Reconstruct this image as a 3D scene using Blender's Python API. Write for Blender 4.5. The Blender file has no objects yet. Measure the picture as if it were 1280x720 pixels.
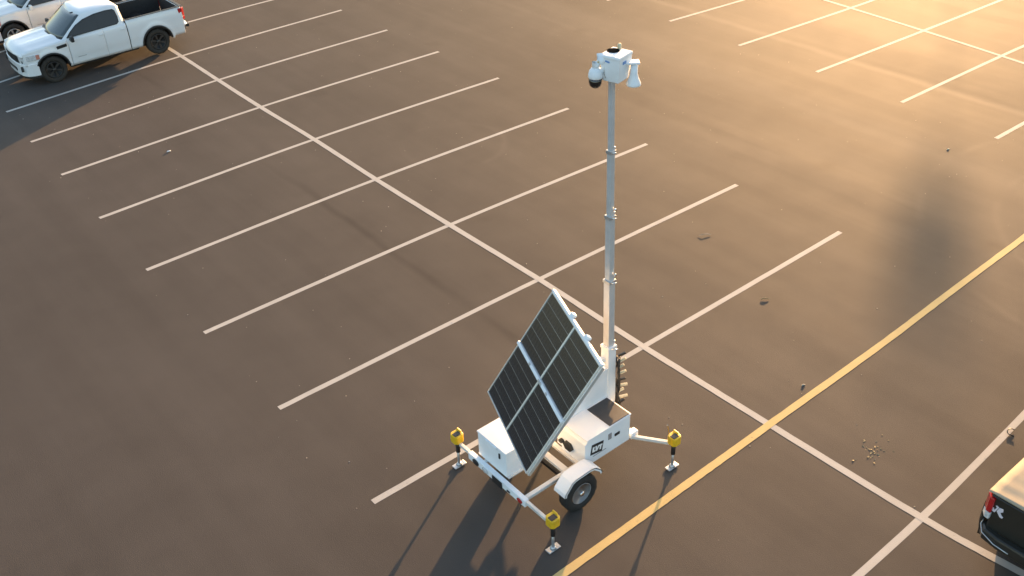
import bpy, bmesh, math, random
from mathutils import Vector, Matrix, Euler
random.seed(7)
R = math.radians
S = bpy.context.scene
COL = S.collection

# ------------------------------------------------------------------ camera
cd = bpy.data.cameras.new('camera')
cam = bpy.data.objects.new('camera', cd); COL.objects.link(cam)
cam.location = (-10.0218062, -9.18398063, 10.4485904)
cam.rotation_mode = 'XYZ'
cam.rotation_euler = (0.971849618, 0.0306734254, -0.690104958)
cd.sensor_width = 36.0
cd.lens = 36.0 * 1210.83 / 1280.0
cd.clip_start = 0.1; cd.clip_end = 2000.0
S.camera = cam

# ------------------------------------------------------------------ sky and sun
SUN_AZ, SUN_EL = R(28.5), R(8.2)          # azimuth measured from +X towards +Y
w = bpy.data.worlds.new('World'); S.world = w; w.use_nodes = True
nt = w.node_tree; nt.nodes.clear()
sky = nt.nodes.new('ShaderNodeTexSky'); sky.sky_type = 'NISHITA'; sky.sun_disc = False
sky.sun_elevation = SUN_EL
sky.sun_rotation = R(90) - SUN_AZ
sky.air_density = 1.0; sky.dust_density = 2.2; sky.ozone_density = 1.0
bg = nt.nodes.new('ShaderNodeBackground'); bg.inputs['Strength'].default_value = 0.145
wo = nt.nodes.new('ShaderNodeOutputWorld')
nt.links.new(sky.outputs[0], bg.inputs['Color']); nt.links.new(bg.outputs[0], wo.inputs['Surface'])
sd = bpy.data.lights.new('sun', 'SUN'); sd.energy = 4.6; sd.angle = R(0.53); sd.color = (1.0, 0.565, 0.25)
sun = bpy.data.objects.new('sun', sd); COL.objects.link(sun)
sv = Vector((math.cos(SUN_EL)*math.cos(SUN_AZ), math.cos(SUN_EL)*math.sin(SUN_AZ), math.sin(SUN_EL)))
sun.rotation_euler = sv.to_track_quat('Z', 'Y').to_euler(); sun.location = sv*60
S.view_settings.view_transform = 'Standard'; S.view_settings.look = 'None'
S.view_settings.exposure = 1.93; S.view_settings.gamma = 1.0; S.view_settings.use_curve_mapping = False
S.render.engine = 'CYCLES'

# ------------------------------------------------------------------ materials
def _n(nt, t, **kw):
    n = nt.nodes.new(t)
    for k, v in kw.items(): setattr(n, k, v)
    return n

def mat(name, col, rough=0.5, metal=0.0, spec=0.5, coat=0.0, var=0.10, scale=6.0, bump=0.0, bscale=60.0, dirt=None, dirt_amt=0.0):
    m = bpy.data.materials.new(name); m.use_nodes = True
    nt = m.node_tree; b = nt.nodes['Principled BSDF']
    b.inputs['Roughness'].default_value = rough; b.inputs['Metallic'].default_value = metal
    b.inputs['Specular IOR Level'].default_value = spec; b.inputs['Coat Weight'].default_value = coat
    b.inputs['Coat Roughness'].default_value = 0.08
    tc = _n(nt, 'ShaderNodeTexCoord'); nz = _n(nt, 'ShaderNodeTexNoise')
    nz.inputs['Scale'].default_value = scale; nz.inputs['Detail'].default_value = 6
    nt.links.new(tc.outputs['Object'], nz.inputs['Vector'])
    rp = _n(nt, 'ShaderNodeValToRGB')
    rp.color_ramp.elements[0].position = 0.3; rp.color_ramp.elements[1].position = 0.7
    rp.color_ramp.elements[0].color = tuple(c*(1-var) for c in col[:3]) + (1,)
    rp.color_ramp.elements[1].color = tuple(min(1, c*(1+var)) for c in col[:3]) + (1,)
    nt.links.new(nz.outputs['Fac'], rp.inputs['Fac'])
    out = rp.outputs['Color']
    if dirt:
        n2 = _n(nt, 'ShaderNodeTexNoise'); n2.inputs['Scale'].default_value = scale*0.6; n2.inputs['Detail'].default_value = 8
        nt.links.new(tc.outputs['Object'], n2.inputs['Vector'])
        r2 = _n(nt, 'ShaderNodeValToRGB'); r2.color_ramp.elements[0].position = 0.52; r2.color_ramp.elements[1].position = 0.75
        r2.color_ramp.elements[1].color = (dirt_amt,)*3 + (1,)
        nt.links.new(n2.outputs['Fac'], r2.inputs['Fac'])
        mx = _n(nt, 'ShaderNodeMixRGB'); mx.inputs['Color2'].default_value = tuple(dirt) + (1,)
        nt.links.new(r2.outputs['Color'], mx.inputs['Fac']); nt.links.new(out, mx.inputs['Color1']); out = mx.outputs['Color']
    nt.links.new(out, b.inputs['Base Color'])
    if bump:
        n3 = _n(nt, 'ShaderNodeTexNoise'); n3.inputs['Scale'].default_value = bscale; n3.inputs['Detail'].default_value = 4
        nt.links.new(tc.outputs['Object'], n3.inputs['Vector'])
        bp = _n(nt, 'ShaderNodeBump'); bp.inputs['Strength'].default_value = bump; bp.inputs['Distance'].default_value = 0.01
        nt.links.new(n3.outputs['Fac'], bp.inputs['Height']); nt.links.new(bp.outputs[0], b.inputs['Normal'])
    return m

def asphalt_mat():
    m = bpy.data.materials.new('asphalt'); m.use_nodes = True
    nt = m.node_tree; b = nt.nodes['Principled BSDF']; L = nt.links.new
    geo = _n(nt, 'ShaderNodeNewGeometry'); P = geo.outputs['Position']
    sep = _n(nt, 'ShaderNodeSeparateXYZ'); L(P, sep.inputs[0])
    def mapn(sc, scale, detail, rough=0.55, dist=0.0):
        mp = _n(nt, 'ShaderNodeMapping'); mp.inputs['Scale'].default_value = sc; L(P, mp.inputs['Vector'])
        n = _n(nt, 'ShaderNodeTexNoise'); n.inputs['Scale'].default_value = scale; n.inputs['Detail'].default_value = detail
        n.inputs['Roughness'].default_value = rough; n.inputs['Distortion'].default_value = dist
        L(mp.outputs[0], n.inputs['Vector']); return n.outputs['Fac']
    def mr(v, a, b_, c, d):
        n = _n(nt, 'ShaderNodeMapRange'); n.interpolation_type = 'SMOOTHSTEP'
        for i, x in enumerate((a, b_, c, d)): n.inputs[i+1].default_value = x
        L(v, n.inputs[0]); return n.outputs[0]
    def mth(op, a, b_=None):
        n = _n(nt, 'ShaderNodeMath', operation=op)
        for i, x in enumerate((a, b_)):
            if x is None: continue
            if isinstance(x, (int, float)): n.inputs[i].default_value = x
            else: L(x, n.inputs[i])
        return n.outputs[0]
    big = mr(mapn((1, 1, 1), 0.16, 4), 0.3, 0.7, 0.95, 1.05)
    mid = mr(mapn((1, 1, 1), 1.3, 6), 0.3, 0.7, 0.975, 1.025)
    streak = mr(mapn((1.0, 0.045, 1), 1.1, 5, 0.6), 0.3, 0.7, 0.95, 1.05)      # traffic polish runs along the aisles (Y)
    fine = mr(mapn((1, 1, 1), 75.0, 3), 0.25, 0.75, 0.93, 1.07)
    agg = mr(mapn((1, 1, 1), 190.0, 2), 0.25, 0.75, 0.88, 1.12)
    v = mth('MULTIPLY', mth('MULTIPLY', big, mid), streak)
    # pale paving joint and dark drip lines, each with its own shape, running along Y
    wob = mth('MULTIPLY', mth('SUBTRACT', mapn((1, 1, 1), 0.25, 3), 0.5), 0.5)
    X = mth('ADD', sep.outputs['X'], wob)
    def band(x0, wd):
        return mr(mth('ABSOLUTE', mth('SUBTRACT', X, x0)), 0.0, wd, 1.0, 0.0)
    brk = mr(mapn((1, 0.12, 1), 0.9, 3), 0.42, 0.62, 0.0, 1.0)
    joint = mth('MULTIPLY', band(13.9, 0.26), 0.20)
    dark = mth('MULTIPLY', mth('MULTIPLY', band(-1.52, 0.16), brk), -0.20)
    dark2 = mth('MULTIPLY', mth('MULTIPLY', band(14.5, 0.4), brk), -0.10)
    dark3 = mth('MULTIPLY', mth('MULTIPLY', band(7.6, 0.5), brk), -0.12)
    pale2 = mth('MULTIPLY', band(10.3, 1.2), 0.07)
    v = mth('MULTIPLY', v, mth('ADD', 1.0, mth('ADD', mth('ADD', joint, mth('ADD', dark2, pale2)), mth('ADD', dark, dark3))))
    # two faint scuffed turning arcs
    def arc(cx, cy, rad, wd, amt):
        dv = _n(nt, 'ShaderNodeVectorMath', operation='DISTANCE'); L(P, dv.inputs[0]); dv.inputs[1].default_value = (cx, cy, 0)
        ringv = mr(mth('ABSOLUTE', mth('SUBTRACT', dv.outputs['Value'], rad)), 0.0, wd, 1.0, 0.0)
        return mth('ADD', 1.0, mth('MULTIPLY', mth('MULTIPLY', ringv, mr(mapn((1, 1, 1), 0.5, 3), 0.40, 0.62, 0.0, 1.0)), amt))
    v = mth('MULTIPLY', v, mth('MULTIPLY', arc(2.4, 8.6, 1.25, 0.14, 0.10), mth('MULTIPLY', arc(10.5, -5.0, 3.6, 0.15, 0.10), arc(10.5, -5.0, 5.1, 0.15, 0.09))))
    lane = v
    # oil spots
    vo = _n(nt, 'ShaderNodeTexVoronoi'); vo.inputs['Scale'].default_value = 0.42; vo.inputs['Randomness'].default_value = 1.0
    wv = _n(nt, 'ShaderNodeVectorMath', operation='ADD'); L(P, wv.inputs[0])
    nv = _n(nt, 'ShaderNodeTexNoise'); nv.inputs['Scale'].default_value = 3.0; L(P, nv.inputs['Vector'])
    sc = _n(nt, 'ShaderNodeVectorMath', operation='SCALE'); sc.inputs['Scale'].default_value = 0.35; L(nv.outputs['Color'], sc.inputs[0]); L(sc.outputs[0], wv.inputs[1])
    L(wv.outputs[0], vo.inputs['Vector'])
    spot = mr(vo.outputs['Distance'], 0.02, 0.16, 0.86, 1.0)
    v = mth('MULTIPLY', mth('MULTIPLY', v, spot), mth('MULTIPLY', fine, agg))
    cm = _n(nt, 'ShaderNodeCombineColor')
    for i, c in enumerate((0.066, 0.0585, 0.053)): L(mth('MULTIPLY', v, c), cm.inputs[i])
    L(cm.outputs[0], b.inputs['Base Color'])
    L(mth('MULTIPLY', mth('MULTIPLY', lane, lane), 0.115), b.inputs['Specular IOR Level'])
    L(mr(mapn((1.0, 0.1, 1), 0.8, 4), 0.3, 0.7, 0.745, 0.77), b.inputs['Roughness'])
    hb = mapn((1, 1, 1), 70.0, 3)
    bp = _n(nt, 'ShaderNodeBump'); bp.inputs['Strength'].default_value = 0.20; bp.inputs['Distance'].default_value = 0.012
    L(hb, bp.inputs['Height']); L(bp.outputs[0], b.inputs['Normal'])
    return m

def paint_line_mat(name, col):
    m = mat(name, col, rough=0.75, spec=0.2, var=0.06, scale=2.5, bump=0.3, bscale=70)
    nt = m.node_tree; b = nt.nodes['Principled BSDF']; L = nt.links.new
    src = b.inputs['Base Color'].links[0].from_socket
    geo = _n(nt, 'ShaderNodeNewGeometry')
    n = _n(nt, 'ShaderNodeTexNoise'); n.inputs['Scale'].default_value = 9.0; n.inputs['Detail'].default_value = 10; n.inputs['Roughness'].default_value = 0.75
    L(geo.outputs['Position'], n.inputs['Vector'])
    r = _n(nt, 'ShaderNodeValToRGB'); r.color_ramp.elements[0].position = 0.60; r.color_ramp.elements[1].position = 0.74
    r.color_ramp.elements[1].color = (0.65, 0.65, 0.65, 1)
    L(n.outputs['Fac'], r.inputs['Fac'])
    mx = _n(nt, 'ShaderNodeMixRGB'); mx.inputs['Color2'].default_value = (0.085, 0.08, 0.075, 1)
    L(r.outputs['Color'], mx.inputs['Fac']); L(src, mx.inputs['Color1']); L(mx.outputs[0], b.inputs['Base Color'])
    return m

M = dict(
    asphalt=asphalt_mat(),
    line=paint_line_mat('white_road_paint', (0.40, 0.385, 0.36)),
    yellow=paint_line_mat('yellow_road_paint', (0.52, 0.385, 0.165)),
    white=mat('white_powder_coat', (0.80, 0.825, 0.85), 0.55, var=0.025, scale=3, dirt=(0.50, 0.47, 0.42), dirt_amt=0.28),
    offwhite=mat('offwhite_steel', (0.66, 0.65, 0.62), 0.5, var=0.06, scale=5, dirt=(0.35, 0.31, 0.26), dirt_amt=0.5),
    galv=mat('galvanised_steel', (0.52, 0.53, 0.54), 0.42, metal=0.75, var=0.14, scale=14),
    alu=mat('anodised_aluminium', (0.72, 0.72, 0.71), 0.35, metal=0.6, var=0.05, scale=10),
    maststeel=mat('mast_aluminium', (0.60, 0.61, 0.62), 0.42, metal=0.35, var=0.07, scale=8),
    cell=mat('solar_cell', (0.021, 0.022, 0.026), 0.20, spec=0.5, var=0.25, scale=9),
    backsheet=mat('solar_backsheet', (0.24, 0.24, 0.245), 0.4, var=0.05),
    busbar=mat('busbar_silver', (0.30, 0.30, 0.30), 0.35, metal=0.6, var=0.05),
    whiteback=mat('panel_back_white', (0.75, 0.75, 0.74), 0.5, var=0.03),
    black=mat('black_plastic', (0.018, 0.018, 0.019), 0.5, var=0.2, scale=12),
    matteblack=mat('matte_black', (0.012, 0.012, 0.012), 0.95, spec=0.0, var=0.2, scale=12),
    blackmet=mat('black_steel', (0.02, 0.02, 0.021), 0.38, metal=0.2, var=0.2, scale=12),
    pad=mat('dark_roof_pad', (0.035, 0.035, 0.038), 0.45, var=0.15, scale=8),
    jackyellow=mat('yellow_plastic', (0.72, 0.44, 0.015), 0.45, var=0.10, scale=14, dirt=(0.30, 0.20, 0.05), dirt_amt=0.5),
    rubber=mat('tyre_rubber', (0.022, 0.021, 0.020), 0.8, var=0.25, scale=10, bump=0.2),
    dustyrubber=mat('dusty_tyre_rubber', (0.032, 0.027, 0.022), 0.85, var=0.25, scale=8, bump=0.2),
    greysteel=mat('grey_wheel_steel', (0.34, 0.34, 0.35), 0.45, metal=0.35, var=0.10, scale=12),
    chrome=mat('chrome', (0.80, 0.80, 0.80), 0.15, metal=1.0, var=0.03),
    red=mat('red_lens', (0.42, 0.012, 0.014), 0.2, coat=0.6, var=0.10, scale=20),
    clearlens=mat('clear_lens', (0.55, 0.56, 0.57), 0.15, coat=0.6, var=0.2, scale=25),
    amber=mat('amber_lens', (0.55, 0.22, 0.16), 0.25, coat=0.4, var=0.1),
    glass=mat('tinted_glass', (0.024, 0.022, 0.026), 0.06, spec=0.45, coat=0.0, var=0.1, scale=2),
    windshield=mat('windshield_glass', (0.055, 0.068, 0.070), 0.07, spec=0.7, coat=0.3, var=0.15, scale=2),
    whitecar=mat('white_car_paint', (0.76, 0.77, 0.78), 0.32, coat=0.8, var=0.015, scale=2, dirt=(0.55, 0.52, 0.48), dirt_amt=0.18),
    creamcar=mat('cream_white_car_paint', (0.74, 0.73, 0.715), 0.34, coat=0.8, var=0.02, scale=2, dirt=(0.50, 0.45, 0.38), dirt_amt=0.3),
    blackcar=mat('black_car_paint', (0.020, 0.019, 0.015), 0.42, coat=0.35, var=0.12, scale=3, dirt=(0.05, 0.045, 0.04), dirt_amt=0.4),
    bedliner=mat('bed_liner', (0.026, 0.025, 0.025), 0.75, var=0.2, scale=15, bump=0.3),
    tonneau=mat('tan_vinyl', (0.38, 0.32, 0.235), 0.85, spec=0.15, var=0.08, scale=3, bump=0.25, bscale=5),
    darkrim=mat('dark_alloy', (0.055, 0.050, 0.047), 0.4, metal=0.5, var=0.15),
    silverrim=mat('silver_alloy', (0.55, 0.55, 0.56), 0.3, metal=0.75, var=0.08),
    print_white=mat('white_print', (0.80, 0.80, 0.80), 0.5, var=0.02),
    decal=mat('decal_white', (0.66, 0.62, 0.68), 0.4, var=0.05),
    plate=mat('licence_plate_metal', (0.60, 0.66, 0.72), 0.4, var=0.08, scale=25),
    domeblack=mat('smoked_dome', (0.012, 0.010, 0.009), 0.08, coat=0.8, var=0.1),
    blue=mat('blue_print', (0.16, 0.30, 0.60), 0.5, var=0.05),
    strap=mat('cream_strap', (0.62, 0.55, 0.38), 0.7, var=0.15, scale=20),
    leaf=mat('dry_leaf', (0.24, 0.19, 0.10), 0.8, var=0.25, scale=30),
    crumb=mat('straw_crumbs', (0.30, 0.24, 0.13), 0.8, var=0.4, scale=20),
    stone=mat('pale_stone', (0.42, 0.38, 0.31), 0.85, var=0.2, scale=30),
)

# ------------------------------------------------------------------ mesh builder
class MB:
    def __init__(s, org=(0, 0, 0)):
        s.bm = bmesh.new(); s.o = Vector(org)
    def _merge(s, b, smooth=False):
        me = bpy.data.meshes.new('tmp'); bmesh.ops.recalc_face_normals(b, faces=b.faces[:])
        for f in b.faces: f.smooth = smooth
        b.to_mesh(me); b.free(); s.bm.from_mesh(me); bpy.data.meshes.remove(me); return s
    def box(s, c, d, rot=None, bev=0.0, seg=2, mx=None):
        b = bmesh.new(); bmesh.ops.create_cube(b, size=1.0)
        bmesh.ops.scale(b, vec=Vector(d), verts=b.verts)
        if bev: bmesh.ops.bevel(b, geom=b.edges[:], offset=min(bev, min(d)*0.45), segments=seg, affect='EDGES', profile=0.5)
        m = mx if mx is not None else (Euler(rot).to_matrix().to_4x4() if rot else Matrix())
        bmesh.ops.transform(b, matrix=Matrix.Translation(Vector(c)-s.o) @ m, verts=b.verts)
        return s._merge(b)
    def beam(s, p, q, wd, ht, bev=0.004, up=(0, 0, 1)):
        p, q = Vector(p), Vector(q); d = q-p; z = d.normalized(); u = Vector(up)
        x = u.cross(z)
        if x.length < 1e-4: x = Vector((1, 0, 0)).cross(z)
        x.normalize(); y = z.cross(x)
        m = Matrix((x, y, z)).transposed().to_4x4()
        return s.box((p+q)/2, (wd, ht, d.length), bev=bev, mx=m)
    def tube(s, pts, r, n=10, cap=True):
        pts = [Vector(p)-s.o for p in pts]; rs = r if isinstance(r, (list, tuple)) else [r]*len(pts)
        b = bmesh.new(); rings = []
        for i, p in enumerate(pts):
            t = (pts[min(i+1, len(pts)-1)]-pts[max(i-1, 0)]).normalized()
            a = Vector((0, 0, 1)) if abs(t.z) < 0.9 else Vector((1, 0, 0))
            x = t.cross(a).normalized(); y = t.cross(x)
            rings.append([b.verts.new(p+(x*math.cos(2*math.pi*k/n)+y*math.sin(2*math.pi*k/n))*rs[i]) for k in range(n)])
        for i in range(len(rings)-1):
            for k in range(n): b.faces.new((rings[i][k], rings[i][(k+1) % n], rings[i+1][(k+1) % n], rings[i+1][k]))
        if cap: b.faces.new(rings[0]); b.faces.new(rings[-1])
        s._merge(b, True); return s
    def lathe(s, prof, c=(0, 0, 0), axis='Z', n=32, mod=None, smooth=True, closed=False):
        b = bmesh.new(); rings = []
        ax = {'Z': Matrix(), 'Y': Matrix.Rotation(R(-90), 4, 'X'), 'X': Matrix.Rotation(R(90), 4, 'Y')}[axis] if isinstance(axis, str) else axis
        for i, (r, z) in enumerate(prof):
            ring = []
            for k in range(n):
                rr = r*(mod(i, k) if mod else 1.0); a = 2*math.pi*k/n
                ring.append(b.verts.new(ax @ Vector((rr*math.cos(a), rr*math.sin(a), z)) + Vector(c) - s.o))
            rings.append(ring)
        m = len(rings)
        for i in range(m if closed else m-1):
            j = (i+1) % m
            for k in range(n): b.faces.new((rings[i][k], rings[i][(k+1) % n], rings[j][(k+1) % n], rings[j][k]))
        if not closed: b.faces.new(rings[0]); b.faces.new(rings[-1])
        return s._merge(b, smooth)
    def prism(s, poly, h, mx=None, bev=0.0):
        """polygon in local XY, extruded by h along local Z, placed by mx"""
        b = bmesh.new(); vs = [b.verts.new((x, y, 0)) for x, y in poly]
        f = b.faces.new(vs); r = bmesh.ops.extrude_face_region(b, geom=[f])
        bmesh.ops.translate(b, vec=(0, 0, h), verts=[v for v in r['geom'] if isinstance(v, bmesh.types.BMVert)])
        bmesh.ops.recalc_face_normals(b, faces=b.faces[:])
        if bev: bmesh.ops.bevel(b, geom=b.edges[:], offset=bev, segments=2, affect='EDGES', profile=0.5)
        bmesh.ops.transform(b, matrix=Matrix.Translation(-s.o) @ (mx if mx is not None else Matrix()), verts=b.verts)
        return s._merge(b)
    def grid(s, rows, thick_rows=None, smooth=True, closed=False):
        """rows of points; with thick_rows the sheet gets a back face and a rim"""
        b = bmesh.new()
        A = [[b.verts.new(Vector(p)-s.o) for p in r] for r in rows]
        def fill(G, i0=0):
            for i in range(len(G)-1):
                for j in range(len(G[0])-1): b.faces.new((G[i][j], G[i+1][j], G[i+1][j+1], G[i][j+1]))
        fill(A)
        if thick_rows:
            B = [[b.verts.new(Vector(p)-s.o) for p in r] for r in thick_rows]; fill(B)
            n, m = len(A), len(A[0])
            for i in range(n-1):
                b.faces.new((A[i][0], A[i+1][0], B[i+1][0], B[i][0])); b.faces.new((A[i][m-1], A[i+1][m-1], B[i+1][m-1], B[i][m-1]))
            for j in range(m-1):
                b.faces.new((A[0][j], A[0][j+1], B[0][j+1], B[0][j])); b.faces.new((A[n-1][j], A[n-1][j+1], B[n-1][j+1], B[n-1][j]))
        return s._merge(b, smooth)
    def band(s, pts, z0, z1, t, bev=0.0):
        """strip that follows a plan polyline (x,y), from z0 to z1, t thick towards the inside (its left)"""
        b = bmesh.new(); n = len(pts); P = [Vector(p) for p in pts]; ins = []
        for i in range(n):
            d = (P[min(i+1, n-1)]-P[max(i-1, 0)]).normalized(); ins.append(P[i]+Vector((-d.y, d.x))*t)
        def col(p): return [b.verts.new(Vector((p.x, p.y, z))-s.o) for z in (z0, z1)]
        A = [col(p) for p in P]; B = [col(p) for p in ins]
        for i in range(n-1):
            b.faces.new((A[i][0], A[i+1][0], A[i+1][1], A[i][1])); b.faces.new((B[i][0], B[i+1][0], B[i+1][1], B[i][1]))
            b.faces.new((A[i][1], A[i+1][1], B[i+1][1], B[i][1])); b.faces.new((A[i][0], A[i+1][0], B[i+1][0], B[i][0]))
        for i in (0, n-1): b.faces.new((A[i][0], A[i][1], B[i][1], B[i][0]))
        bmesh.ops.recalc_face_normals(b, faces=b.faces[:])
        if bev:
            ed = [e for e in b.edges if len(e.link_faces) == 2 and e.calc_face_angle(0) > R(50)]
            bmesh.ops.bevel(b, geom=ed, offset=bev, segments=2, affect='EDGES', profile=0.5)
        return s._merge(b)
    def mesh(s, name):
        me = bpy.data.meshes.new(name); s.bm.to_mesh(me); s.bm.free(); return me
    def build(s, name, m, parent=None, loc=None, rot=None, auto=True):
        me = s.mesh(name); me.materials.append(M[m] if isinstance(m, str) else m)
        o = bpy.data.objects.new(name, me); COL.objects.link(o)
        if parent is not None: o.parent = parent
        if loc is not None: o.location = loc
        if rot is not None: o.rotation_euler = rot
        return o

def inst(me, name, parent, loc, rot=(0, 0, 0), scale=(1, 1, 1)):
    o = bpy.data.objects.new(name, me); COL.objects.link(o); o.parent = parent
    o.location = loc; o.rotation_euler = rot; o.scale = scale; return o

def thing(name, label, cat, loc=(0, 0, 0), rz=0.0, group=None):
    o = bpy.data.objects.new(name, None); COL.objects.link(o)
    o.empty_display_size = 0.3; o.location = loc; o.rotation_euler = (0, 0, rz)
    o['label'] = label; o['category'] = cat
    if group: o['group'] = group
    return o

def copy_tree(o, parent=None):
    c = o.copy(); COL.objects.link(c)
    if parent is not None: c.parent = parent
    for ch in list(o.children): copy_tree(ch, c)
    return c

# ------------------------------------------------------------------ ground and painted lines (setting)
def struct(o): o['kind'] = 'structure'; return o
g = MB(); b = g.bm
N = 24; H = 420.0
vs = [[b.verts.new((-H + 2*H*i/N, -H + 2*H*j/N, 0)) for j in range(N+1)] for i in range(N+1)]
for i in range(N):
    for j in range(N): b.faces.new((vs[i][j], vs[i+1][j], vs[i+1][j+1], vs[i][j+1]))
struct(g.build('parking_lot', 'asphalt'))

def spline(P, n=14):
    """smooth run through the painted points"""
    out = []
    for i in range(len(P)-1):
        p0, p1, p2, p3 = P[max(i-1, 0)], P[i], P[i+1], P[min(i+2, len(P)-1)]
        for k in range(n):
            t = k/n
            out.append(tuple(0.5*((2*p1[c]) + (-p0[c]+p2[c])*t + (2*p0[c]-5*p1[c]+4*p2[c]-p3[c])*t*t + (-p0[c]+3*p1[c]-3*p2[c]+p3[c])*t**3) for c in (0, 1)))
    out.append(tuple(P[-1])); return out
def painted(pts, wd, m, z):
    P = [Vector(p) for p in spline(pts)]; mb = MB(); b = mb.bm; a = []
    rnd = random.Random(len(pts)*7+int(P[0].x*31+P[0].y*17))
    for i, p in enumerate(P):
        d = (P[min(i+1, len(P)-1)]-P[max(i-1, 0)]).normalized(); n = Vector((-d.y, d.x))
        w1 = wd/2*(1+rnd.uniform(-.05, .05)); w2 = wd/2*(1+rnd.uniform(-.05, .05))
        a.append((b.verts.new((*(p+n*w1), z)), b.verts.new((*(p-n*w2), z))))
    for i in range(len(a)-1): b.faces.new((a[i][0], a[i][1], a[i+1][1], a[i+1][0]))
    bmesh.ops.recalc_face_normals(b, faces=b.faces[:])
    for f in b.faces:
        if f.normal.z < 0: f.normal_flip()
    return struct(mb.build('painted_line', m))
CL = {2: (-.03, 19.2), 3: (-.05, 16.62), 4: (-.05, 14.02), 5: (0, 11.25), 6: (-.02, 8.38), 7: (.01, 5.55), 8: (.06, 2.71), 9: (.03, -.11), 11: (.11, -5.4)}
RL = {2: (5.77, 19.44), 3: (5.79, 16.7), 4: (5.85, 14), 5: (5.86, 11.15), 6: (5.88, 8.27), 7: (5.85, 5.41), 8: (5.82, 2.61), 9: (5.78, -.12), 11: (5.6, -5.15)}
LL = {2: (-5.32, 18.58), 3: (-5.42, 16.14), 4: (-5.45, 13.73), 5: (-5.52, 11.02), 6: (-5.57, 8.26), 7: (-5.61, 5.48), 8: (-5.58, 2.7), 9: (-5.54, -.07), 11: (-5.5, -5.35)}
CL[1] = (-.05, 21.9); RL[1] = (5.75, 22.15); LL[1] = (-5.35, 20.85)
CL[0] = (-.05, 24.6); RL[0] = (5.75, 24.9); LL[0] = (-5.35, 23.2)
for j in range(-1, -5, -1): CL[j] = (-.05, 24.6-2.74*j); RL[j] = (5.7, 24.9-2.74*j); LL[j] = (-5.4, 23.6-2.74*j)
for j in (12, 13, 14): CL[j] = (.2, -5.4-2.74*(j-11)); RL[j] = (5.6, -5.2-2.74*(j-11)); LL[j] = (-5.4, -5.45-2.74*(j-11))
W = 0.105
for j in CL: painted([LL[j], CL[j], RL[j]], W, 'line', 0.0015)
painted([(-5.55, -2.84), (-4.33, -2.84), (-2.85, -2.83), (-1.49, -2.82), (.06, -2.81), (3.08, -2.80), (5.64, -2.74), (8.27, -2.69), (12, -2.6)], 0.125, 'yellow', 0.0045)
painted([(-.05, 36), (-.05, 28)] + [CL[j] for j in range(1, 9)] + [CL[9], (.06, -2.81), CL[11], (.24, -6.9), (.55, -10), (.9, -14)], 0.125, 'line', 0.003)
L2 = {-1: (12.75, 13.9), 0: (12.71, 11.02), 1: (12.58, 8.14), 2: (12.52, 5.35), 3: (12.37, 2.63), 4: (12.11, -.05), 5: (11.9, -2.75), 6: (11.8, -5.5)}
C2 = {-1: (18.15, 13.4), 0: (17.95, 10.6), 1: (17.73, 7.83), 2: (17.48, 5.11), 3: (17.18, 2.51), 4: (16.85, -.15), 5: (16.6, -2.8), 6: (16.5, -5.5)}
for j in L2: painted([L2[j], C2[j], (C2[j][0]+5.2, C2[j][1]-.2)], W, 'line', 0.0015)
painted([(18.3, 22), (18.25, 17)] + [C2[j] for j in range(-1, 7)] + [(16.3, -12)], 0.115, 'line', 0.003)
for k in range(10): painted([(12.8-.0*k, 16.7+2.75*k), (18.2, 16.4+2.75*k), (23.4, 16.3+2.75*k)], W, 'line', 0.0015)

# ------------------------------------------------------------------ wheels (shared by trailer and trucks)
def tyre_mesh(r, wd, rim, n=48):
    hw = wd/2
    prof = [(rim, -hw*.80), (rim+(r-rim)*.35, -hw*.98), (r*.93, -hw*.95), (r*.985, -hw*.75), (r, -hw*.55), (r*.975, -hw*.42), (r*1.0, -hw*.30), (r, 0), (r, hw*.30), (r*.975, hw*.42), (r, hw*.55), (r*.985, hw*.75), (r*.93, hw*.95), (rim+(r-rim)*.35, hw*.98), (rim, hw*.80), (rim*.985, 0)]
    mod = lambda i, k: (0.972 if (2 <= i <= 12 and k % 3 == 0 and i not in (7,)) else 1.0)
    return MB().lathe(prof, axis='Y', n=n, mod=mod, closed=True).mesh('tyre')

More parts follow.
